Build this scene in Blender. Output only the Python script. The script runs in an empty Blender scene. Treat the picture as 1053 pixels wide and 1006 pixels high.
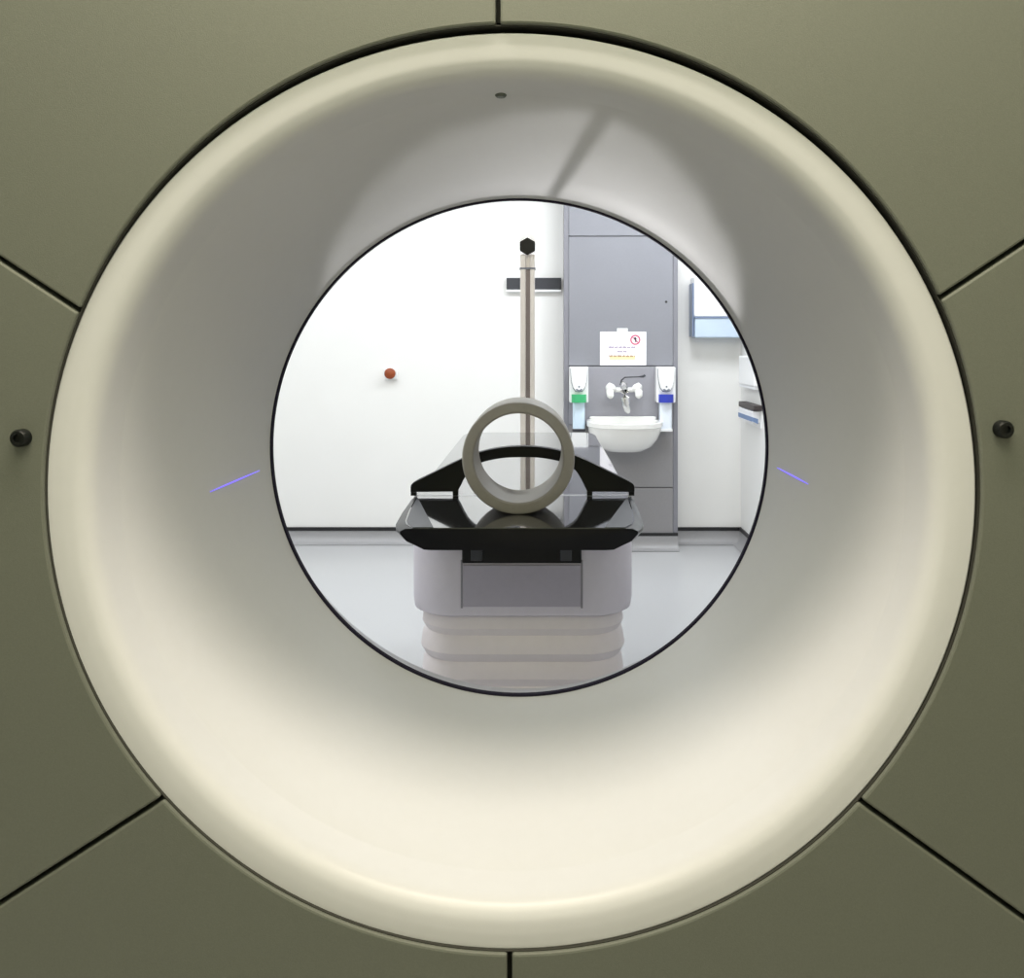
import bpy, bmesh, math, random
from mathutils import Vector, Matrix
random.seed(3)
PI = math.pi
C = bpy.context.scene.collection
scene = bpy.context.scene

# ------------------------------------------------------------------ camera
F, VX, VY, EYE = 900.0, 555.0, 352.0, 1.31
cam = bpy.data.cameras.new('camera'); camo = bpy.data.objects.new('camera', cam); C.objects.link(camo)
camo.location = (0, 0, EYE); camo.rotation_euler = (PI/2, 0, 0)
cam.sensor_fit = 'HORIZONTAL'; cam.sensor_width = 36; cam.lens = F/1053*36
cam.shift_x = (526.5-VX)/1053; cam.shift_y = (VY-503)/1053
cam.clip_start = 0.02; cam.clip_end = 50
scene.camera = camo
def X(px, Y): return (px-VX)/F*Y            # photo measurement -> metres at depth Y
def Z(py, Y): return EYE-(py-VY)/F*Y

# ------------------------------------------------------------------ materials
MATS = {}
def mat(name, col, rough=.5, metal=0., spec=.5, coat=0., coat_r=.05, emit=None, es=0, noise=0., nscale=30, bump=0., bscale=200, alpha=1., trans=0., ior=1.5):
    m = bpy.data.materials.new(name); m.use_nodes = True
    nt = m.node_tree; b = nt.nodes['Principled BSDF']
    b.inputs['Base Color'].default_value = (*col, 1)
    b.inputs['Roughness'].default_value = rough; b.inputs['Metallic'].default_value = metal
    b.inputs['Specular IOR Level'].default_value = spec; b.inputs['IOR'].default_value = ior
    b.inputs['Coat Weight'].default_value = coat; b.inputs['Coat Roughness'].default_value = coat_r
    b.inputs['Alpha'].default_value = alpha; b.inputs['Transmission Weight'].default_value = trans
    if emit:
        b.inputs['Emission Color'].default_value = (*emit, 1); b.inputs['Emission Strength'].default_value = es
    if noise or bump:
        tc = nt.nodes.new('ShaderNodeTexCoord')
    if noise:
        n = nt.nodes.new('ShaderNodeTexNoise'); n.inputs['Scale'].default_value = nscale; n.inputs['Detail'].default_value = 6
        r = nt.nodes.new('ShaderNodeValToRGB')
        r.color_ramp.elements[0].position = .3; r.color_ramp.elements[1].position = .7
        r.color_ramp.elements[0].color = (*[c*(1-noise) for c in col], 1)
        r.color_ramp.elements[1].color = (*[min(1, c*(1+noise)) for c in col], 1)
        nt.links.new(tc.outputs['Object'], n.inputs['Vector']); nt.links.new(n.outputs['Fac'], r.inputs['Fac'])
        nt.links.new(r.outputs['Color'], b.inputs['Base Color'])
    if bump:
        n2 = nt.nodes.new('ShaderNodeTexNoise'); n2.inputs['Scale'].default_value = bscale; n2.inputs['Detail'].default_value = 3
        bp = nt.nodes.new('ShaderNodeBump'); bp.inputs['Strength'].default_value = bump; bp.inputs['Distance'].default_value = .002
        nt.links.new(tc.outputs['Object'], n2.inputs['Vector']); nt.links.new(n2.outputs['Fac'], bp.inputs['Height'])
        nt.links.new(bp.outputs['Normal'], b.inputs['Normal'])
    MATS[name] = m
    return m
M_wall = mat('wall_paint', (.80, .80, .785), .6, noise=.01, nscale=3, bump=.03, bscale=300)
M_wallw = mat('front_room_paint', (.42, .41, .35), .7, noise=.02, nscale=3)
M_ceil = mat('ceiling_tile', (.8, .8, .8), .8, noise=.02, nscale=40)
M_floor = mat('floor_vinyl', (.47, .475, .485), .28, spec=.5, noise=.03, nscale=140)
M_cove = mat('cove_vinyl', (.33, .33, .34), .35, noise=.03, nscale=140)
M_black = mat('black_trim', (.01, .01, .012), .4)
M_lining = mat('gantry_white_plastic', (.458, .465, .495), .34, spec=.25, noise=.008, nscale=60)
M_olive = mat('gantry_panel_paint', (.104, .111, .095), .55, spec=.35, noise=.05, nscale=420, bump=.12, bscale=700)
M_dark = mat('gantry_dark_gap', (.018, .018, .014), .7)
M_throat = mat('throat_seal', (.010, .008, .02), .7, spec=.1)
M_stud = mat('black_rubber', (.004, .005, .005), .4, spec=.25)
M_laser = mat('laser_violet', (.1, .08, .6), .5, emit=(.22, .16, 1.0), es=1.15)
M_sensor = mat('sensor_dark', (.06, .07, .06), .4)
M_carbon = mat('carbon_top', (.016, .016, .018), .06, spec=.9, coat=.6, coat_r=.03, ior=1.6)
M_carbonmatte = mat('carbon_matte', (.035, .037, .045), .42, spec=.5)
M_carbonblk = mat('carbon_black', (.004, .004, .005), .3, spec=.25)
M_couch = mat('couch_shell', (.60, .565, .625), .4, spec=.4, noise=.015, nscale=40)
M_couchp = mat('couch_panel', (.40, .375, .44), .45, spec=.4, noise=.02, nscale=60)
M_bellow = mat('couch_bellows', (.66, .61, .62), .45, noise=.02, nscale=30)
M_seam = mat('seam_grey', (.24, .23, .26), .5)
M_silver = mat('silver_edge', (.55, .55, .56), .3, metal=.6)
M_ring = mat('ring_plastic', (.36, .335, .29), .5, spec=.4, noise=.03, nscale=80)
M_arch = mat('arch_black', (.003, .003, .003), .4, spec=.2)
M_white = mat('white_plastic', (.86, .87, .88), .3, spec=.5, noise=.004, nscale=50)
M_white2 = mat('white_enamel', (.83, .83, .81), .08, spec=.6, noise=.004, nscale=50)
M_panel = mat('grey_laminate', (.245, .25, .28), .4, noise=.015, nscale=90)
M_panel2 = mat('grey_laminate_splash', (.31, .31, .345), .4, noise=.02, nscale=90)
M_panel3 = mat('grey_laminate_low', (.26, .255, .265), .45, noise=.02, nscale=90)
M_paneledge = mat('grey_edge_strip', (.22, .22, .25), .4)
M_slate = mat('slate_grey', (.035, .037, .045), .5, noise=.03, nscale=80)
M_steel = mat('pole_steel', (.80, .76, .74), .35, metal=.1, noise=.02, nscale=100)
M_cap = mat('white_cap_glow', (.95, .95, .95), .5, emit=(1, 1, 1), es=.35)  # self-lit: glow added to whiten the backlit cap, not a lamp
M_steeld = mat('pole_channel', (.22, .19, .19), .4, metal=.3)
M_chrome = mat('chrome', (.72, .72, .71), .15, metal=.9)
M_green = mat('green_lever', (.05, .42, .17), .35)
M_blue = mat('blue_lever', (.03, .05, .42), .35)
M_bottle = mat('clear_bottle', (.62, .76, .88), .2, spec=.5, noise=.02, nscale=20)
M_bottleb = mat('pale_tray', (.78, .84, .92), .25, noise=.01, nscale=20)
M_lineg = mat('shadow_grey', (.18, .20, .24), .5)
M_paper = mat('paper', (.90, .88, .92), .8, noise=.005, nscale=40)
M_red = mat('sign_red', (.60, .10, .20), .6)
M_ink = mat('sign_ink', (.02, .02, .03), .6)
M_textl = mat('sign_text_violet', (.34, .27, .40), .7)
M_textf = mat('sign_text_faint', (.66, .64, .74), .7)
M_textr = mat('sign_text_brown', (.38, .22, .14), .7)
M_yellow = mat('sign_highlight', (.92, .80, .45), .7)
M_button = mat('button_orange', (.26, .05, .008), .35, noise=.1, nscale=40)
M_tint = mat('blue_translucent', (.50, .60, .72), .2, spec=.5, noise=.02, nscale=15)
M_tintd = mat('blue_dark_edge', (.17, .22, .34), .3)
M_glove = mat('glove_box_blue', (.16, .24, .42), .6)
M_card = mat('white_card', (.82, .83, .86), .6, noise=.01, nscale=40)
M_brown = mat('holder_brown', (.045, .035, .035), .5)

# ------------------------------------------------------------------ helpers
def obj(name, bm, m, parent=None, smooth=None, bevel=0, seg=2, weld=True):
    if weld: bmesh.ops.remove_doubles(bm, verts=bm.verts, dist=1e-6)
    bmesh.ops.recalc_face_normals(bm, faces=bm.faces)
    me = bpy.data.meshes.new(name); bm.to_mesh(me); bm.free()
    me.materials.append(m)
    o = bpy.data.objects.new(name, me); C.objects.link(o)
    if parent is not None:
        o.parent = parent; o.matrix_parent_inverse = parent.matrix_basis.inverted()
    if bevel:
        bv = o.modifiers.new('edge', 'BEVEL'); bv.width = bevel; bv.segments = seg; bv.limit_method = 'ANGLE'; bv.angle_limit = math.radians(35)
        bv.harden_normals = False
    if smooth is not None:
        ang = math.radians(smooth)
        for p in me.polygons: p.use_smooth = True
        bm2 = bmesh.new(); bm2.from_mesh(me)
        for e in bm2.edges:
            e.smooth = not (len(e.link_faces) == 2 and e.calc_face_angle(0) > ang)
        bm2.to_mesh(me); bm2.free()
    return o
def tag(o, label=None, cat=None, group=None, kind=None):
    if label: o['label'] = label
    if cat: o['category'] = cat
    if group: o['group'] = group
    if kind: o['kind'] = kind
    return o
def thing(name, label, cat, loc, group=None):
    o = bpy.data.objects.new(name, None); C.objects.link(o); o.location = loc; o.empty_display_size = .1
    return tag(o, label, cat, group)
def add_box(bm, x0, x1, y0, y1, z0, z1):
    v = [bm.verts.new(p) for p in ((x0,y0,z0),(x1,y0,z0),(x1,y1,z0),(x0,y1,z0),(x0,y0,z1),(x1,y0,z1),(x1,y1,z1),(x0,y1,z1))]
    for f in ((0,3,2,1),(4,5,6,7),(0,1,5,4),(1,2,6,5),(2,3,7,6),(3,0,4,7)): bm.faces.new([v[i] for i in f])
    return bm
def box(*a): return add_box(bmesh.new(), *a)
def add_prism_y(bm, pts, y0, y1):           # pts (x,z) outline extruded along depth
    a = [bm.verts.new((x, y0, z)) for x, z in pts]; b = [bm.verts.new((x, y1, z)) for x, z in pts]
    n = len(pts)
    bm.faces.new(a); bm.faces.new(b[::-1])
    for i in range(n): bm.faces.new((a[i], b[i], b[(i+1) % n], a[(i+1) % n]))
    return bm
def prism_y(pts, y0, y1): return add_prism_y(bmesh.new(), pts, y0, y1)
def add_loft(bm, rings, cap=True):          # rings: lists of equal length of 3D points
    R = [[bm.verts.new(p) for p in r] for r in rings]
    n = len(R[0])
    for a, b in zip(R[:-1], R[1:]):
        for i in range(n): bm.faces.new((a[i], a[(i+1) % n], b[(i+1) % n], b[i]))
    if cap: bm.faces.new(R[0][::-1]); bm.faces.new(R[-1])
    return bm
def add_tube(bm, pts, r, n=16, cap=True):   # tube along 3D points; r a number or list
    pts = [Vector(p) for p in pts]; rings = []
    for i, p in enumerate(pts):
        t = (pts[min(i+1, len(pts)-1)]-pts[max(i-1, 0)]).normalized()
        up = Vector((0, 0, 1)) if abs(t.z) < .9 else Vector((0, 1, 0))
        u = t.cross(up).normalized(); w = t.cross(u)
        rr = r[i] if isinstance(r, (list, tuple)) else r
        rings.append([p+rr*(math.cos(2*PI*k/n)*u+math.sin(2*PI*k/n)*w) for k in range(n)])
    return add_loft(bm, rings, cap)
def add_lathe(bm, prof, c, axis='y', n=64, sx=lambda k: 1., closed=False):   # prof: (along, radius)
    rings = []
    for k, (a, r) in enumerate(prof):
        s = sx(k); ring = []
        for i in range(n):
            t = 2*PI*i/n; cx, cz = r*s*math.cos(t), r*math.sin(t)
            cc = c(k) if callable(c) else c
            if axis == 'y': ring.append((cc[0]+cx, a, cc[1]+cz))
            elif axis == 'z': ring.append((cc[0]+cx, cc[1]+cz, a))
            else: ring.append((a, cc[0]+cx, cc[1]+cz))
        rings.append(ring)
    if closed: rings.append(rings[0])
    return add_loft(bm, rings, cap=False)
def cyl_y(cx, cz, r, y0, y1, n=40):
    return prism_y([(cx+r*math.cos(2*PI*i/n), cz+r*math.sin(2*PI*i/n)) for i in range(n)], y0, y1)
def smooth_prof(keys, per=10):              # Catmull-Rom through (a, r) keys
    out = []
    P = [keys[0]]+list(keys)+[keys[-1]]
    for i in range(1, len(P)-2):
        p0, p1, p2, p3 = (Vector((*P[j], 0)) for j in (i-1, i, i+1, i+2))
        for s in range(per):
            t = s/per
            q = .5*((2*p1)+(-p0+p2)*t+(2*p0-5*p1+4*p2-p3)*t*t+(-p0+3*p1-3*p2+p3)*t**3)
            out.append((q.x, q.y))
    out.append(tuple(keys[-1]))
    return out
def rrect(x0, x1, z0, z1, r, n=6):
    pts = []
    for cx, cz, a0 in ((x1-r, z1-r, 0), (x0+r, z1-r, 90), (x0+r, z0+r, 180), (x1-r, z0+r, 270)):
        for i in range(n+1):
            a = math.radians(a0+90*i/n); pts.append((cx+r*math.cos(a), cz+r*math.sin(a)))
    return pts

# ------------------------------------------------------------------ the room
XL, XR, YF, YB, H = -2.7, 1.31, -2.6, 5.70, 2.75
T = .12
def struct(name, bm, m, **k): return tag(obj(name, bm, m, **k), kind='structure')
struct('floor', box(XL-T, XR+T, YF-T, YB+T, -T, 0), M_floor)
struct('ceiling', box(XL-T, XR+T, YF-T, YB+T, H, H+T), M_ceil)
struct('wall_back', box(XL, XR, YB, YB+T, 0, H), M_wall)
struct('wall_left', box(XL-T, XL, 1.5, YB, 0, H), M_wall)
struct('wall_right', box(XR, XR+T, 1.5, YB, 0, H), M_wall)
struct('wall_left_front', box(XL-T, XL, YF, 1.5, 0, H), M_wallw)
struct('wall_right_front', box(XR, XR+T, YF, 1.5, 0, H), M_wallw)
struct('wall_front', box(XL, XR, YF-T, YF, 0, H), M_wallw)
# coved vinyl skirting with a black cap line
PX0, PX1, PY = X(580, 5.53), X(697, 5.53), 5.53     # grey panel unit
def cove_pts(h=.084, r=.055, t=.008):
    pts = [(t, h), (0, h), (0, 0), (r+.004, 0)]
    for i in range(7):
        a = PI*1.5-PI/2*i/6
        pts.append((r+t+r*math.cos(a)*1.0 if False else (t+r)+r*math.cos(a), r+.003+r*math.sin(a)))
    return pts
def skirt(name, a, b, inward, z=None):
    # a,b ends on the wall line; inward = unit direction into the room
    a, b, n = Vector((*a, 0)), Vector((*b, 0)), Vector((*inward, 0))
    bm = bmesh.new()
    pr = cove_pts()
    add_loft(bm, [[a+n*d+Vector((0, 0, h)) for d, h in pr], [b+n*d+Vector((0, 0, h)) for d, h in pr]])
    o = struct(name, bm, M_cove, smooth=40)
    bm = bmesh.new()
    cp = [(0, .084), (.012, .084), (.012, .106), (0, .106)]
    add_loft(bm, [[a+n*d+Vector((0, 0, h)) for d, h in cp], [b+n*d+Vector((0, 0, h)) for d, h in cp]])
    obj('cap_strip', bm, M_black, o)
    return o
skirt('baseboard_back', (XL, YB), (PX0, YB), (0, -1))
skirt('baseboard_back_right', (PX1, YB), (XR, YB), (0, -1))
skirt('baseboard_right', (XR, YB), (XR, 2.2), (-1, 0))
skirt('baseboard_left', (XL, YB), (XL, 2.2), (1, 0))

# ------------------------------------------------------------------ gantry
AX, AZ = -.035, 1.13
g = thing('scanner_gantry', 'large ring-shaped scanner gantry with cream flared bore and olive grey front panels', 'medical scanner', (AX, 1.45, 0))
FC = (-.0347, 1.1300)                          # centre of the front lip
keys = [(1.056, .5515), (1.0562, .545), (1.0568, .532), (1.0592, .5190), (1.0655, .5095), (1.077, .5035), (1.098, .5000), (1.120, .4970)]
lip = smooth_prof(keys, 8)
cone = [(1.120, .4970), (1.14, .4930), (1.2, .4825), (1.3, .4635), (1.4, .4445), (1.46, .4335), (1.485, .4285), (1.496, .4255)]
cone_s = smooth_prof(cone, 8)[1:]
front = [(1.080, .5545), (1.062, .5540), (1.0575, .5533)]+lip+cone_s
def along(a): return max(0., min(1., (1.5-a)/(1.5-1.06)))
def fc(k):
    t = along(front[k][0]); return (AX*(1-t)+FC[0]*t, AZ*(1-t)+FC[1]*t)
bm = add_lathe(bmesh.new(), front, fc, 'y', 256, sx=lambda k: 1+.0138*along(front[k][0]))
lining = obj('bore_lining', bm, M_lining, g, smooth=50)
tag(lining, 'cream white flared front of the bore')
thr = [(1.4945, .4256), (1.4965, .4228), (1.505, .4228), (1.5075, .4254), (1.5075, .429), (1.496, .429)]
obj('throat_seal', add_lathe(bmesh.new(), thr, (AX, AZ), 'y', 200, closed=True), M_throat, g, smooth=40)
rear = smooth_prof([(1.5075, .4255), (1.54, .4365), (1.62, .466), (1.72, .502), (1.80, .533), (1.84, .556), (1.86, .585), (1.862, .61)], 8)
obj('rear_lining', add_lathe(bmesh.new(), rear, (AX, AZ), 'y', 200), M_lining, g, smooth=50)
# housing: dark box with a round hole, built as ray-wise strips between circle and outline
GX0, GX1, GZ0, GZ1 = AX-1.12, AX+1.12, .06, 2.02
def edge_pt(t, cx, cz):
    dx, dz = math.cos(t), math.sin(t); best = 9
    for lim, d, c in ((GX1, dx, cx), (GX0, dx, cx), (GZ1, dz, cz), (GZ0, dz, cz)):
        if abs(d) > 1e-6:
            k = (lim-c)/d
            if k > 0: best = min(best, k)
    return (cx+dx*best, cz+dz*best)
angs = sorted(set([2*PI*i/160 for i in range(160)]+[math.atan2(z-AZ, x-AX) % (2*PI) for x in (GX0, GX1) for z in (GZ0, GZ1)]))
def holed(y0, y1, r, inset=0):
    ri = []
    for t in angs:
        ox, oz = edge_pt(t, AX, AZ)
        ri.append(((AX+r*math.cos(t), AZ+r*math.sin(t)), (ox, oz)))
    rings = [[(p[0][0], y0, p[0][1]) for p in ri], [(p[1][0], y0, p[1][1]) for p in ri],
             [(p[1][0], y1, p[1][1]) for p in ri], [(p[0][0], y1, p[0][1]) for p in ri]]
    rings.append(rings[0])
    return add_loft(bmesh.new(), rings, cap=False)
h1 = obj('housing', holed(1.082, 1.83, .575), M_dark, g, weld=True)
obj('rear_cover', holed(1.832, 1.866, .605), M_white, g)
bm = box(AX-.95, AX+.95, 1.14, 1.78, 0, .07); obj('plinth', bm, M_dark, g, bevel=.01)
# six front panels around the opening
PYF, PYB = 1.047, 1.077
PC, PRX, PRZ = (-.0326, 1.1343), .5619, .5573
def pw(px, py): return (X(px, PYF), Z(py, PYF))
def line_hit(p, q):                            # extend the seam p->q outward to the housing outline
    d = (q[0]-p[0], q[1]-p[1]); best = 99
    for lim, dd, c in ((GX1, d[0], p[0]), (GX0, d[0], p[0]), (GZ1, d[1], p[1]), (GZ0, d[1], p[1])):
        if abs(dd) > 1e-6:
            k = (lim-c)/dd
            if k > 0: best = min(best, k)
    return (p[0]+d[0]*best, p[1]+d[1]*best)
seams = [((512, 24), (512, -60)), ((78, 318), (0, 267)), ((163, 825), (0, 930)), ((524, 983), (524, 1060)), ((888, 827), (1053, 945)), ((970, 305), (1053, 250))]
S = []
for a, b in seams:
    a, b = pw(*a), pw(*b)
    t = math.atan2((a[1]-PC[1])/PRZ, (a[0]-PC[0])/PRX)
    p = (PC[0]+PRX*math.cos(t), PC[1]+PRZ*math.sin(t))
    b2 = (p[0]+b[0]-a[0], p[1]+b[1]-a[1])
    q = line_hit(p, b2)
    d = Vector((q[0]-p[0], q[1]-p[1])).normalized()
    S.append((t % (2*PI), p, q, d))
GAP = .0028
corner = {}
for x in (GX0, GX1):
    for z in (GZ0, GZ1): corner[math.atan2(z-PC[1], x-PC[0]) % (2*PI)] = (x, z)
panel_names = ['upper left', 'left', 'lower left', 'lower right', 'right', 'upper right']
for i in range(6):
    t0, p0, q0, d0 = S[i]; t1, p1, q1, d1 = S[(i+1) % 6]
    if t1 < t0: t1 += 2*PI
    n0 = Vector((-d0.y, d0.x))*GAP; n1 = Vector((d1.y, -d1.x))*GAP
    pts = []
    N = 48
    for k in range(N+1):
        t = t0+GAP/.55+(t1-t0-2*GAP/.55)*k/N
        pts.append((PC[0]+PRX*math.cos(t), PC[1]+PRZ*math.sin(t)))
    pts.append((q1[0]+n1.x, q1[1]+n1.y))
    a0 = math.atan2(q0[1]-PC[1], q0[0]-PC[0]) % (2*PI); a1 = math.atan2(q1[1]-PC[1], q1[0]-PC[0]) % (2*PI)
    if a1 < a0: a1 += 2*PI
    cs = []
    for a, c in corner.items():
        for aa in (a, a+2*PI):
            if a0 < aa < a1: cs.append((aa, c))
    for aa, c in sorted(cs, reverse=True): pts.append(c)
    pts.append((q0[0]+n0.x, q0[1]+n0.y))
    o = obj('front_panel', prism_y(pts, PYF, PYB), M_olive, g, bevel=.0028, seg=2)
gk = [(PYF+.005, 1.), (PYF+.005, .9982), (PYB-.001, .9982), (PYB-.001, 1.)]
bm = bmesh.new(); rings = []
for yy, q in gk: rings.append([(PC[0]+PRX*q*math.cos(2*PI*i/200), yy, PC[1]+PRZ*q*math.sin(2*PI*i/200)) for i in range(200)])
obj('opening_shade_ring', add_loft(bm, rings+[rings[0]], cap=False), M_dark, g, smooth=40)  # dark ring added for the shade in the gap between panels and lip
# black studs, sensor, laser lines
for px, py in ((19, 451), (1034, 442)):
    x, z = X(px, PYF-.01), Z(py, PYF-.01)
    bm = add_lathe(bmesh.new(), [(PYF+.004, .0105), (PYF-.010, .0105), (PYF-.013, .0085), (PYF-.013, .005), (PYF-.009, .0045), (PYF-.009, .0001)], (x, z), 'y', 32)
    tag(obj('stud', bm, M_stud, g, smooth=40), 'small round black stud on the olive panel')
def prof_r(Y):
    for (a0, r0), (a1, r1) in zip(cone_s[:-1], cone_s[1:]):
        if a0 <= Y <= a1: return r0+(r1-r0)*(Y-a0)/(a1-a0)
    return cone_s[-1][1] if Y > 1.4 else .5
def on_cone(px, py, off=.0012):
    lo, hi = 1.121, 1.495
    for _ in range(50):
        m = (lo+hi)/2; t = along(m); cx, cz = AX*(1-t)+FC[0]*t, AZ*(1-t)+FC[1]*t
        r = math.hypot((X(px, m)-cx)/(1+.0138*t), Z(py, m)-cz)
        if r < prof_r(m)-off: lo = m
        else: hi = m
    return Vector((X(px, lo), lo, Z(py, lo)))
for a, b in (((216, 506), (267, 484)), ((799, 481), (831, 498))):
    pts = [on_cone(a[0]+(b[0]-a[0])*k/12, a[1]+(b[1]-a[1])*k/12) for k in range(13)]
    rad = [0.0003+.0008*math.sin(PI*min(1, max(0, (k+.6)/13.2))) for k in range(13)]
    tag(obj('laser_line', add_tube(bmesh.new(), pts, rad, 6), M_laser, g, smooth=60), 'thin violet laser line inside the bore')
bm = bmesh.new(); c = on_cone(515, 97, .001)
add_lathe(bm, [(c.z+.01, .0075), (c.z-.002, .0075), (c.z-.004, .0055), (c.z-.004, .0001)], (c.x, c.y), 'z', 24)
obj('sensor', bm, M_sensor, g, smooth=40)

# ------------------------------------------------------------------ couch
TX, TZ = -.045, .906
couch = thing('patient_couch', 'glossy black scanner couch on a lilac grey lifting pedestal behind the bore', 'scanner couch', (TX, 3.0, 0))
# head extension (black tip)
def tip_ring(y, hw, low, th):
    mx, mz = (hw+low)/2+.012, -.006-th*.46
    c = [(-hw+.012, 0), (hw-.012, 0), (hw, -.006), (hw, -.012), (mx, mz), (low+.014, -th+.008), (low, -th+.001), (low-.016, -th), (-low+.016, -th), (-low, -th+.001), (-low-.014, -th+.008), (-mx, mz), (-hw, -.012), (-hw, -.006)]
    return [(TX+x, y, TZ+z) for x, z in c]
bm = add_loft(bmesh.new(), [tip_ring(1.895, .252, .200, .040), tip_ring(1.897, .258, .206, .047), tip_ring(1.93, .272, .217, .050), tip_ring(1.97, .279, .224, .052), tip_ring(2.10, .285, .232, .055), tip_ring(2.292, .289, .236, .055)])
obj('head_extension', bm, M_carbonblk, couch, smooth=35)
def slab(pts, z0, z1):
    bm = bmesh.new(); a = [bm.verts.new((x, y, z0)) for x, y in pts]; b = [bm.verts.new((x, y, z1)) for x, y in pts]; n = len(pts)
    bm.faces.new(a[::-1]); bm.faces.new(b)
    for i in range(n): bm.faces.new((a[i], a[(i+1) % n], b[(i+1) % n], b[i]))
    return bm
tip_out = [(TX-.232, 1.898), (TX+.232, 1.898), (TX+.250, 1.935), (TX+.258, 1.972), (TX+.268, 2.10), (TX+.275, 2.290), (TX-.275, 2.290), (TX-.268, 2.10), (TX-.258, 1.972), (TX-.250, 1.935)]
o = obj('top_sheet', slab(tip_out, TZ-.001, TZ+.0015), M_carbon, couch); tag(o, 'glossy black top sheet of the couch tip')
for s in (-1, 1):
    pts = [(TX+s*.186, 1.900), (TX+s*.230, 1.900), (TX+s*.247, 1.936), (TX+s*.255, 1.972), (TX+s*.265, 2.10), (TX+s*.272, 2.27)]
    if s < 0: pts = pts[::-1]
    obj('edge_strip', slab(pts, TZ+.0010, TZ+.0022), M_carbonmatte, couch)  # dark matte wedges added to imitate the darker reflection along the tip's sides
obj('joint_strip', box(TX-.283, TX+.283, 2.294, 2.312, TZ-.02, TZ+.0015), M_silver, couch)
def top_ring(y, hw, th=.05):
    c = [(-hw, .0), (-hw*.5, .0), (hw*.5, .0), (hw, .0), (hw+.006, -.006), (hw-.03, -th), (-hw+.03, -th), (-hw-.006, -.006)]
    return [(TX+x, y, TZ+z) for x, z in c]
bm = add_loft(bmesh.new(), [top_ring(2.314, .282), top_ring(3.80, .286), top_ring(3.87, .275), top_ring(3.905, .255), top_ring(3.915, .235)])
obj('couch_top', bm, M_carbon, couch, smooth=30)
# pedestal
def rr_ring(z, hw, yf, yb, r, n=10):
    pts = []
    for cx, cy, a0 in ((hw-r, yb-r, 0), (-hw+r, yb-r, 90), (-hw+r, yf+r, 180), (hw-r, yf+r, 270)):
        for i in range(n+1):
            a = math.radians(a0+90*i/n); pts.append((TX+cx+r*math.cos(a), cy+r*math.sin(a), z))
    return pts
PZ = .612
bm = add_loft(bmesh.new(), [rr_ring(PZ, .278, 2.225, 3.45, .11), rr_ring(PZ+.006, .286, 2.215, 3.46, .115), rr_ring(PZ+.03, .289, 2.212, 3.463, .115), rr_ring(.84, .289, 2.212, 3.463, .115), rr_ring(.856, .282, 2.219, 3.455, .11)])
obj('pedestal_shell', bm, M_couch, couch, smooth=50)
sl = obj('recess', box(X(475, 2.205), X(598, 2.205), 2.206, 2.23, .752, .846), M_carbonblk, couch, bevel=.003)
for px in (490, 582):
    obj('catch', box(X(px-6, 2.2), X(px+6, 2.2), 2.198, 2.208, .760, .795), M_slate, sl, bevel=.002)
obj('access_panel', box(X(476, 2.205), X(597, 2.205), 2.2065, 2.23, .642, .748), M_couchp, couch, bevel=.002)
for px in (474.6, 598.4):
    obj('panel_seam', box(X(px-1, 2.205), X(px+1, 2.205), 2.2095, 2.22, .638, .76), M_seam, couch)
rings = []
z = PZ+.004
tiers = [(.264, .062), (.267, .064), (.264, .066), (.267, .064), (.264, .066), (.267, .064), (.264, .066), (.267, .066)]
for i, (hw, hh) in enumerate(tiers):
    yf = 2.235 + (.266-hw)
    rings += [rr_ring(z, hw-.007, yf+.007, 3.40, .10), rr_ring(z-.012, hw, yf, 3.41, .105), rr_ring(z-hh*.62, hw+.004, yf-.004, 3.412, .107), rr_ring(z-hh+.004, hw-.006, yf+.006, 3.40, .10)]
    z -= hh
obj('bellows', add_loft(bmesh.new(), rings), M_bellow, couch, smooth=25)
obj('foot', add_loft(bmesh.new(), [rr_ring(0, .29, 2.19, 3.5, .12), rr_ring(z+.002, .285, 2.195, 3.495, .12)]), M_couchp, couch, smooth=40)

# black arch resting on the joint
arch = thing('head_support', 'black arched bridge support standing across the couch behind the ring', 'support', (TX, 2.306, TZ+.004))
def sm2(pts, per=8): return smooth_prof(pts, per)
outer_h = sm2([(.293, .022), (.286, .034), (.243, .056), (.152, .100), (.095, .119), (.045, .1275), (0, .130)], 6)
inner_h = sm2([(0, .101), (.05, .099), (.104, .088), (.135, .070), (.152, .046), (.162, .026), (.170, .011)], 6)
half = outer_h+inner_h
right = [(TX+x, TZ+.002+z) for x, z in [(.293, .012)]+half]
left = [(TX-x, TZ+.002+z) for x, z in [(.293, .012)]+half]
bm = bmesh.new()
pol = right[:1+len(outer_h)]+left[:len(outer_h)][::-1]+[]
# full outline: right outer up to the crown, left outer down, left inner up, right inner down
ro = [(TX+.293, TZ+.012)]+[(TX+x, TZ+.002+z) for x, z in outer_h]
lo = [(TX-x, TZ+.002+z) for x, z in outer_h[:-1]][::-1]+[(TX-.293, TZ+.012)]
li = [(TX-x, TZ+.002+z) for x, z in inner_h[::-1]]
ri = [(TX+x, TZ+.002+z) for x, z in inner_h[1:]]
obj('arch_plate', prism_y(ro+lo+li+ri, 2.288, 2.318), M_arch, arch, bevel=.002)
for x in (-.286, -.176, .176, .286):
    obj('foot', box(TX+x-.007, TX+x+.007, 2.294, 2.312, TZ+.0015, TZ+.014), M_arch, arch)

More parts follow.
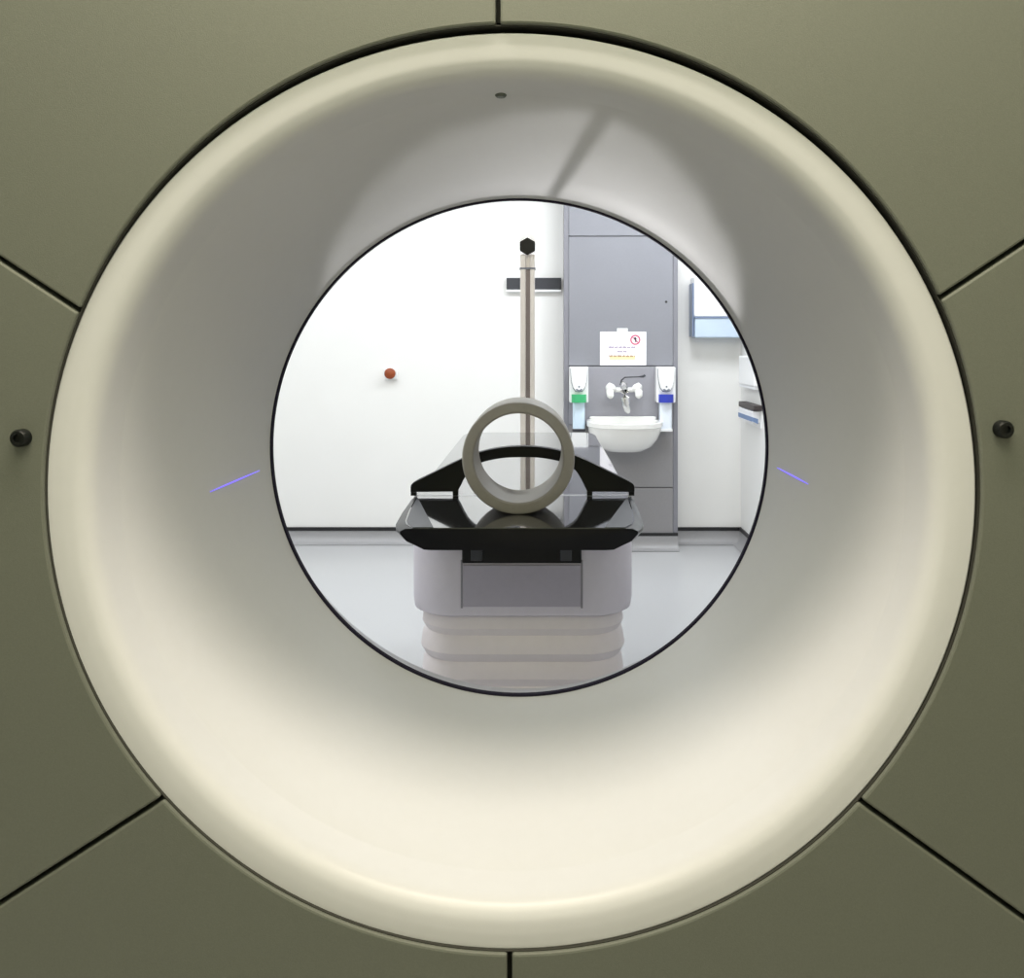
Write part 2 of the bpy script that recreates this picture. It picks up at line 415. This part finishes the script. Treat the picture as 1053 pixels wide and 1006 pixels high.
# ring phantom lying on the tip
RY0, RY1 = 2.040, 2.225
RCX, RO, RI = X(533, 2.045), .1315, .1045
RCZ = TZ+.0015+RO
rp = [(RY0+.004, RI), (RY0, RI+.004), (RY0, RO-.006), (RY0+.002, RO-.002), (RY0+.006, RO), (RY1-.006, RO), (RY1, RO-.005), (RY1, RI+.003), (RY1-.003, RI)]
o = obj('ring_phantom', add_lathe(bmesh.new(), rp, (RCX, RCZ), 'y', 128, closed=True), M_ring, smooth=35)
tag(o, 'beige hollow ring cylinder lying on the black couch tip', 'ring phantom')

# ------------------------------------------------------------------ drip pole behind the couch
QY, QX = 3.985, X(542.5, 3.985)
pole = thing('drip_pole', 'tall pale metal pole with black hexagonal knob standing behind the couch', 'pole', (QX, QY, 0))
zt = Z(262, QY)
hw = .033
sec = [(-hw, -.02), (-.008, -.02), (-.008, -.008), (.012, -.008), (.012, -.02), (hw, -.02), (hw, .03), (-hw, .03)]
bm = add_loft(bmesh.new(), [[(QX+x, QY+y, .03) for x, y in sec], [(QX+x, QY+y, zt) for x, y in sec]])
post = obj('post', bm, M_steel, pole, bevel=.003)
obj('channel', box(QX-.007, QX+.011, QY-.0125, QY-.009, .05, zt-.06), M_steeld, pole)
obj('collar', box(QX-hw-.003, QX+hw+.003, QY-.022, QY+.032, zt-.068, zt-.060), M_lineg, pole)
hexr = .0395
hx = [(QX+hexr*math.cos(PI/6+k*PI/3), zt+.034+hexr*math.sin(PI/6+k*PI/3)) for k in range(6)]
obj('knob', prism_y(hx, QY-.05, QY-.02), M_stud, pole, bevel=.003)
bm = bmesh.new()
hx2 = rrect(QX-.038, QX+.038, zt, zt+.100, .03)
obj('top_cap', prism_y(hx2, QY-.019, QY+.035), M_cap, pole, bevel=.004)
obj('clamp', box(QX-.055, QX+.055, QY-.064, QY+.04, TZ-.045, TZ-.008), M_silver, pole, bevel=.004)
bm = bmesh.new(); add_lathe(bm, [(0, .001), (0, .2), (.02, .2), (.035, .06), (.04, .001)], (QX, QY+.1), 'z', 40)
obj('base', bm, M_couchp, pole, smooth=30)

# ------------------------------------------------------------------ back wall things
def wx(px): return X(px, YB)
def wz(py): return Z(py, YB)
w = thing('wall_rail', 'dark slate rectangular rail plate on the white wall behind the pole', 'wall rail', (wx(549), YB, wz(293)))
obj('plate', box(wx(521), wx(577), YB-.025, YB, wz(298), wz(286)), M_slate, w, bevel=.003)
obj('ledge', box(wx(521), wx(577), YB-.03, YB, wz(300.5), wz(298.2)), M_white, w, bevel=.002)
b = thing('emergency_button', 'round orange brown push button on the bare white wall', 'button', (wx(402), YB, wz(384)))
obj('back_box', box(wx(395.5), wx(409), YB-.022, YB+.001, wz(390.5), wz(378.5)), M_white, b, bevel=.004)
bm = add_lathe(bmesh.new(), [(YB-.022, .034), (YB-.036, .036), (YB-.048, .035), (YB-.054, .028), (YB-.056, .0001)], (wx(402), wz(384)), 'y', 32)
obj('push_cap', bm, M_button, b, smooth=50)

# grey panel unit
u = thing('service_panel_unit', 'tall grey laminate panel unit boxed out from the back wall around the basin', 'panel unit', ((PX0+PX1)/2, PY+.05, 0))
def pz(py): return Z(py, PY)
SW = X(5, PY)-X(0, PY)
def panel(name, py0, py1, m, top=None):
    z1 = top if top else pz(py0); z0 = pz(py1)
    return obj(name, box(PX0+SW, PX1-SW, PY, PY+.02, z0+.003, z1-.003), m, u, bevel=.0015)
obj('carcass', box(PX0+.004, PX1-.004, PY+.021, YB, .1, H), M_paneledge, u)
panel('top_panel', 0, 243, M_panel, H)
mp = panel('upper_panel', 243, 376.5, M_panel)
obj('lock_hole', cyl_y(X(685, PY), pz(310.5), .008, PY-.001, PY+.003, 20), M_black, mp)
panel('splash_panel', 376.5, 437, M_panel2)
panel('lower_panel', 437, 501.5, M_panel3)
panel('kick_panel', 501.5, 549, M_panel3)
for x0 in (PX0, PX1-SW+.002):
    obj('edge_strip', box(x0, x0+SW-.002, PY-.0003, YB, .106, H), M_paneledge, u, bevel=.001)
skp = struct('baseboard_panel', add_loft(bmesh.new(), [[(PX0, PY-d, h) for d, h in cove_pts(.086)], [(PX1, PY-d, h) for d, h in cove_pts(.086)]]), M_cove, smooth=40)
obj('cap_strip', box(PX0, PX1, PY-.008, PY+.02, .086, .1055), M_black, skp)
obj('plinth', box(PX0, PX1, PY+.001, YB, 0, .086), M_cove, skp)

# wash basin
BY = PY
bs = thing('wash_basin', 'white ceramic wall basin on the grey panel unit below the tap', 'wash basin', (X(643, BY), BY, .8))
bcx, bhw = X(643, 5.35), .243
bm = bmesh.new()
rz = Z(435, 5.30)
def basin_ring(f, z, n=28, yoff=0):
    pts = []
    for i in range(n+1):
        t = PI+PI*i/n
        ex = math.copysign(abs(math.cos(t))**.75, math.cos(t))*(.92+.08*min(1, abs(math.sin(t))*3)); ey = -abs(math.sin(t))**.75
        pts.append((bcx+bhw*f*ex, BY-.0004+.36*(.25+.75*f)*ey*1.0+0, z))
    return pts
rings = [basin_ring(.30, rz-.185), basin_ring(.55, rz-.178), basin_ring(.74, rz-.150), basin_ring(.88, rz-.105), basin_ring(.95, rz-.060), basin_ring(.97, rz-.030), basin_ring(1.0, rz-.026), basin_ring(1.0, rz), basin_ring(.96, rz+.004), basin_ring(.86, rz), basin_ring(.78, rz-.05), basin_ring(.5, rz-.11), basin_ring(.2, rz-.12)]
add_loft(bm, rings)
obj('bowl', bm, M_white2, bs, smooth=45)
obj('upstand', box(bcx-bhw*.86, bcx+bhw*.86, BY-.03, BY-.0004, rz-.04, rz+.022), M_white2, bs, bevel=.008, seg=3)

# tap
ty = PY-.055
tp = thing('mixer_tap', 'chrome wall tap with two white lever bulbs above the basin', 'tap', (X(641, PY), PY, Z(402, PY)))
tx, tz = X(641.5, ty), Z(401, ty)
bm = bmesh.new(); add_tube(bm, [(tx-.07, ty, tz), (tx+.07, ty, tz)], .015, 16)
obj('crossbar', bm, M_white2, tp, smooth=50)
for sgn, px in ((-1, 628), (1, 655)):
    cx = X(px, ty); bm = bmesh.new()
    add_tube(bm, [(cx-sgn*.028, ty, tz), (cx-sgn*.01, ty-.008, tz+.008), (cx+sgn*.012, ty-.018, tz+.012), (cx+sgn*.024, ty-.024, tz+.012)], [.015, .028, .034, .020], 20)
    add_tube(bm, [(cx+sgn*.008, ty-.03, tz-.008), (cx+sgn*.006, ty-.05, tz-.036), (cx+sgn*.004, ty-.06, tz-.046)], [.024, .022, .010], 16)
    add_tube(bm, [(cx, PY-.001, tz), (cx, ty, tz)], .016, 14)
    obj('lever_bulb', bm, M_white2, tp, smooth=60)
bm = bmesh.new()
add_tube(bm, [(tx-.002, ty+.01, tz+.05), (tx-.002, ty-.012, tz+.036), (tx, ty-.04, tz-.005), (tx+.003, ty-.055, tz-.05), (tx+.009, ty-.06, tz-.09), (tx+.018, ty-.062, tz-.125), (tx+.024, ty-.063, tz-.142)], [.008, .020, .026, .028, .026, .020, .008], 18)
obj('spout', bm, M_chrome, tp, smooth=60)
bm = bmesh.new()
add_tube(bm, [(tx-.02, ty, tz+.03), (tx-.015, ty-.005, tz+.06), (tx+.005, ty-.01, tz+.078), (tx+.09, ty-.012, tz+.082), (tx+.12, ty-.012, tz+.084), (tx+.132, ty-.012, tz+.092)], [.006, .005, .004, .004, .008, .007], 10)
obj('elbow_lever', bm, M_slate, tp, smooth=60)

# soap dispensers
def dispenser(px, lever_m, tray_m, label, py_top=377.5, two_tone=False):
    Yd = PY-.10
    cx = X(px, Yd); zt_ = Z(py_top, Yd); zb = Z(414.5, Yd); zl = Z(442, Yd)
    d = thing('soap_dispenser', label, 'soap dispenser', (cx, PY, zb), 'soap dispensers beside the tap')
    hw = .0595
    obj('back_plate', prism_y(rrect(cx-hw, cx+hw, zb, zt_, .008), PY-.075, PY-.0005), M_white, d, bevel=.003)
    # shield shaped cover
    H_ = zt_-zb
    pts = [(cx-hw*.86, zt_-.004), (cx+hw*.86, zt_-.004)]
    pr = [(.84, .78), (.76, .58), (.60, .42), (.36, .335), (0, .315)]
    pts = [(cx+hw*a, zb+H_*k) for a, k in pr]
    pts = pts+[(cx-hw*a, zb+H_*k) for a, k in pr[:-1][::-1]]+[(cx-hw*.86, zt_-.004), (cx+hw*.86, zt_-.004)]
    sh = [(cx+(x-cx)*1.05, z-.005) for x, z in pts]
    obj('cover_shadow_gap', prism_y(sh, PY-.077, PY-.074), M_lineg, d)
    cv = obj('cover', prism_y(pts, PY-.098, PY-.07), M_white, d, bevel=.006, seg=3)
    obj('mouth', prism_y([(cx-.022, zb+H_*.36), (cx, zb+H_*.30), (cx+.022, zb+H_*.36), (cx+.016, zb+H_*.40), (cx, zb+H_*.36), (cx-.016, zb+H_*.40)], PY-.1, PY-.094), M_lineg, cv)
    obj('spot', cyl_y(cx, zb+H_*.45, .006, PY-.0995, PY-.096, 12), M_lineg, cv)
    lp = []
    lz0, lz1 = zb+.002, zb+H_*.235
    bm = bmesh.new()
    add_loft(bm, [[(cx+hw*.78*math.sin(a), PY-.075-.035*math.cos(a), zz) for a in [PI/2*(k/8) for k in range(-8, 9)]] for zz in (lz0, lz0+.006, lz1)])
    obj('push_lever', bm, lever_m, d, smooth=40)
    bo = obj('bottle', add_loft(bmesh.new(), [[(cx+x, y, zz) for x, y in rrect(-.038, .038, PY-.078, PY-.006, .018)] for zz in (zl, zb)]), tray_m, d, smooth=40)
    obj('drip_tray', prism_y(rrect(cx-.039, cx+.039, zl-.014, zl+.003, .005), PY-.085, PY-.0005), M_white if lever_m is M_blue else M_slate, d, bevel=.002)
    return d
dispenser(595.5, M_green, M_bottle, 'white soap dispenser with green lever, beside the tap')
dispenser(685.5, M_blue, M_bottleb, 'white soap dispenser with dark blue lever, beside the tap')

# notice
NY = PY-.004
n = thing('notice', 'white landscape paper notice with red prohibition circle taped above the tap', 'notice', (X(640, NY), PY, Z(359, NY)))
def nb(px0, px1, py0, py1, y0, y1): return box(X(px0, NY), X(px1, NY), y0, y1, Z(py1, NY), Z(py0, NY))
sheet = obj('sheet', nb(617, 664.6, 341.3, 375.8, NY, PY-.0005), M_paper, n)
obj('tape_tab', nb(634.5, 645.5, 337.6, 344.5, NY-.0015, NY+.0005), M_white, n)
y0, y1 = NY-.0012, NY+.0005
scx, scz = X(653.3, NY), Z(349.6, NY)
bm = add_lathe(bmesh.new(), [(y0, .0235), (y0, .0320), (y1, .0320), (y1, .0235)], (scx, scz), 'y', 40, closed=True)
v = Vector((.019, 0, -.019))
add_prism_y(bm, [(scx-.020, scz+.016), (scx-.016, scz+.020), (scx+.020, scz-.016), (scx+.016, scz-.020)], y0, y1)
obj('prohibition_symbol', bm, M_red, sheet, weld=False)
obj('symbol_figure', prism_y([(scx-.007, scz+.016), (scx+.004, scz+.016), (scx+.008, scz+.006), (scx+.004, scz-.002), (scx+.007, scz-.016), (scx-.001, scz-.013), (scx-.002, scz-.001), (scx-.008, scz+.006)], y0-.0004, y1), M_ink, sheet)
def words(name, px0, px1, py, hh, m, y=y0):
    bm = bmesh.new(); x = px0; random.seed(int(px0*10+py))
    while x < px1-.5:
        k = random.choice((3, 4, 5, 6)); 
        for _ in range(k):
            if x > px1: break
            h = hh*random.choice((.7, .85, 1.))
            add_box(bm, X(x, NY), X(min(px1, x+.62), NY), y, y1, Z(py+hh/2, NY), Z(py+hh/2-h, NY)); x += .85
        x += .9
    obj(name, bm, m, sheet, weld=False)
words('text_line', 621.5, 634, 347.6, 1.4, M_textf)
words('text_line', 626, 653.5, 357.2, 2.0, M_textl)
words('text_line', 635, 644.5, 361.5, 1.8, M_textl)
obj('highlight', nb(627, 653, 366, 370, NY-.0006, y1), M_yellow, sheet)
words('text_line', 626.5, 653, 366.2, 2.0, M_textr, y0-.0004)
words('text_line', 630, 650, 370.6, 1.2, M_textf, y0-.0004)

# paper towel dispenser on the back wall, right of the panel
TY = YB-.14
t = thing('towel_dispenser', 'white paper towel dispenser with blue tinted lower half on the recessed wall', 'towel dispenser', (X(737, TY), YB, Z(320, TY)))
tx0, tx1 = X(714, TY), X(765, TY)
obj('cover', box(tx0, tx1, TY, YB, Z(326, TY), Z(284, TY)), M_white, t, bevel=.012, seg=3)
obj('tinted_window', box(tx0+.004, tx1-.004, TY+.004, YB, Z(347.5, TY), Z(326.3, TY)), M_tint, t, bevel=.01, seg=3)
obj('side_panel', box(tx0-.010, tx0, TY+.012, YB-.001, Z(346, TY), Z(291, TY)), M_tintd, t, bevel=.003)
obj('divider', box(tx0-.001, tx1+.001, TY-.002, YB-.02, Z(327.2, TY), Z(325.6, TY)), M_tintd, t)
# right wall boxes
RYc = 5.45
wb = thing('wall_box', 'plain white box high on the right wall above the glove holder', 'wall box', (XR, RYc, Z(380, RYc)))
obj('cover', box(XR-.042, XR+.001, 5.18, 5.58, Z(396, RYc), Z(366, RYc)), M_white, wb, bevel=.01, seg=3)
obj('lower_tray', box(XR-.038, XR, 5.19, 5.57, Z(398.5, RYc), Z(396, RYc)), M_card, wb)
hd = thing('glove_holder', 'dark brown bracket fixed on the right wall under the white box', 'glove holder', (XR, RYc, Z(416, RYc)))
zc0, zc1 = Z(419, RYc), Z(413.6, RYc)
obj('bracket', box(XR-.052, XR+.001, 5.15, 5.54, zc0, zc1), M_brown, hd, bevel=.004)
obj('back_plate', box(XR-.006, XR, 5.16, 5.53, Z(436, RYc), zc0), M_white, hd)
gb = thing('glove_box', 'white and blue glove carton hanging under the dark bracket on right wall', 'carton', (XR-.06, RYc, zc0))
obj('carton', box(XR-.056, XR-.007, 5.17, 5.52, Z(431, RYc), zc0-.004), M_card, gb, bevel=.003)
obj('carton_band', prism_y([(XR-.057, Z(425, RYc)), (XR-.057, Z(429, RYc)), (XR-.02, Z(432, RYc)), (XR-.02, Z(427, RYc))], 5.167, 5.171), M_glove, gb)
obj('carton_side_band', box(XR-.058, XR-.055, 5.17, 5.52, Z(429.5, RYc), Z(425, RYc)), M_glove, gb)

# ------------------------------------------------------------------ light
def area(name, loc, sx, sy, power, col, rot=(0, 0, 0), spread=180):
    l = bpy.data.lights.new(name, 'AREA'); l.shape = 'RECTANGLE'; l.size = sx; l.size_y = sy; l.energy = power; l.color = col
    l.spread = math.radians(spread)
    o = bpy.data.objects.new(name, l); C.objects.link(o); o.location = loc; o.rotation_euler = rot
    return o
for x, pw_ in ((-1.75, 14), (-.45, 17), (.85, 34)):
    area('rear_ceiling_light', (x, 4.55, H-.02), 1.0, .6, pw_, (.925, .962, 1.0))
area('rear_side_fill', (-2.0, 2.9, H-.02), 1.0, 1.0, 29, (.925, .962, 1.0))  # extra lamp added to brighten the fronts of ring, pedestal and pole
area('front_ceiling_light', (AX, .75, H-.02), 1.3, .22, 52, (1.0, .895, .72))
area('front_room_light', (-.1, -.25, H-.02), 1.6, 1.0, 38, (1.0, .945, .66))
area('front_wall_fill', (-.1, YF+.2, 1.95), 1.6, .9, 15, (.96, 1.0, .66), (PI/2, 0, 0))  # added fill, not a known fixture: lights lip and panels head-on
# added lamp imitating couch-top bounce onto the bore; mask shapes patch and streak
gl = bpy.data.lights.new('couch_bounce_fill', 'POINT'); gl.energy = 10; gl.shadow_soft_size = .006; gl.color = (1, .98, .97)
glo = bpy.data.objects.new('couch_bounce_fill', gl); C.objects.link(glo); glo.location = (0, 2.60, 1.06)
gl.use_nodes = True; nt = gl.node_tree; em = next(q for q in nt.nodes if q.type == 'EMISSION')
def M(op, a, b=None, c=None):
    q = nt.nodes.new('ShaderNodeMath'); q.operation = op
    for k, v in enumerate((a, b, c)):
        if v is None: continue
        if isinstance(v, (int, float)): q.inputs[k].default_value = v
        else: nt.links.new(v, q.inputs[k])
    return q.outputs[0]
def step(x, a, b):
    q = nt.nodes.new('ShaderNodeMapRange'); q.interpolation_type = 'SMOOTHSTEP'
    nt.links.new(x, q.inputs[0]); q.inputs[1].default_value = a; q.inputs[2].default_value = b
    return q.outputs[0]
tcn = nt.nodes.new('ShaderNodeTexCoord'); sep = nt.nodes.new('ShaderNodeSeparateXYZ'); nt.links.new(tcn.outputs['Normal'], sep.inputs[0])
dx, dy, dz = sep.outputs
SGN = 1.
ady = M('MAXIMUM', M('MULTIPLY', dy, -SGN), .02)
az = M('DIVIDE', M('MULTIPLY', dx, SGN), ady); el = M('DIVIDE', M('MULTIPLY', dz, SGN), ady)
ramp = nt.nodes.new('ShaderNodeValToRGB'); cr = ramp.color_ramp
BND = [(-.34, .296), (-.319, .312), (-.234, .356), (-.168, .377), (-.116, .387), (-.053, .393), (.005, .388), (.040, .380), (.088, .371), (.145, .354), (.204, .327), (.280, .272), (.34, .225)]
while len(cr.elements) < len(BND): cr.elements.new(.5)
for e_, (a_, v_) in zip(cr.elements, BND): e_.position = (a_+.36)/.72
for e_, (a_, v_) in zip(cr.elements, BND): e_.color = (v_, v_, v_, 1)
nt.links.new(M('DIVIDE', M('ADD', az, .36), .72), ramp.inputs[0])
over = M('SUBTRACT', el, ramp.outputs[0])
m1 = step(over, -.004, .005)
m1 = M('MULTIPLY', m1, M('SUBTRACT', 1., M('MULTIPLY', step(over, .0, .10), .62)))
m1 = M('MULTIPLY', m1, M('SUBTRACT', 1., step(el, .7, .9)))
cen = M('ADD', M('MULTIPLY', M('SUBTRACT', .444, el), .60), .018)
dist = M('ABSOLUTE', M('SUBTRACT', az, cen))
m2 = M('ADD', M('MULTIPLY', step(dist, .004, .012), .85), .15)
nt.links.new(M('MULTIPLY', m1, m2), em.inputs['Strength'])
wd = bpy.data.worlds.new('world'); scene.world = wd; wd.use_nodes = True
wd.node_tree.nodes['Background'].inputs['Color'].default_value = (.5, .5, .48, 1)
wd.node_tree.nodes['Background'].inputs['Strength'].default_value = .05
scene.view_settings.view_transform = 'Standard'
scene.view_settings.exposure = 0
scene.cycles.max_bounces = 10
scene.cycles.diffuse_bounces = 6
scene.cycles.use_denoising = True
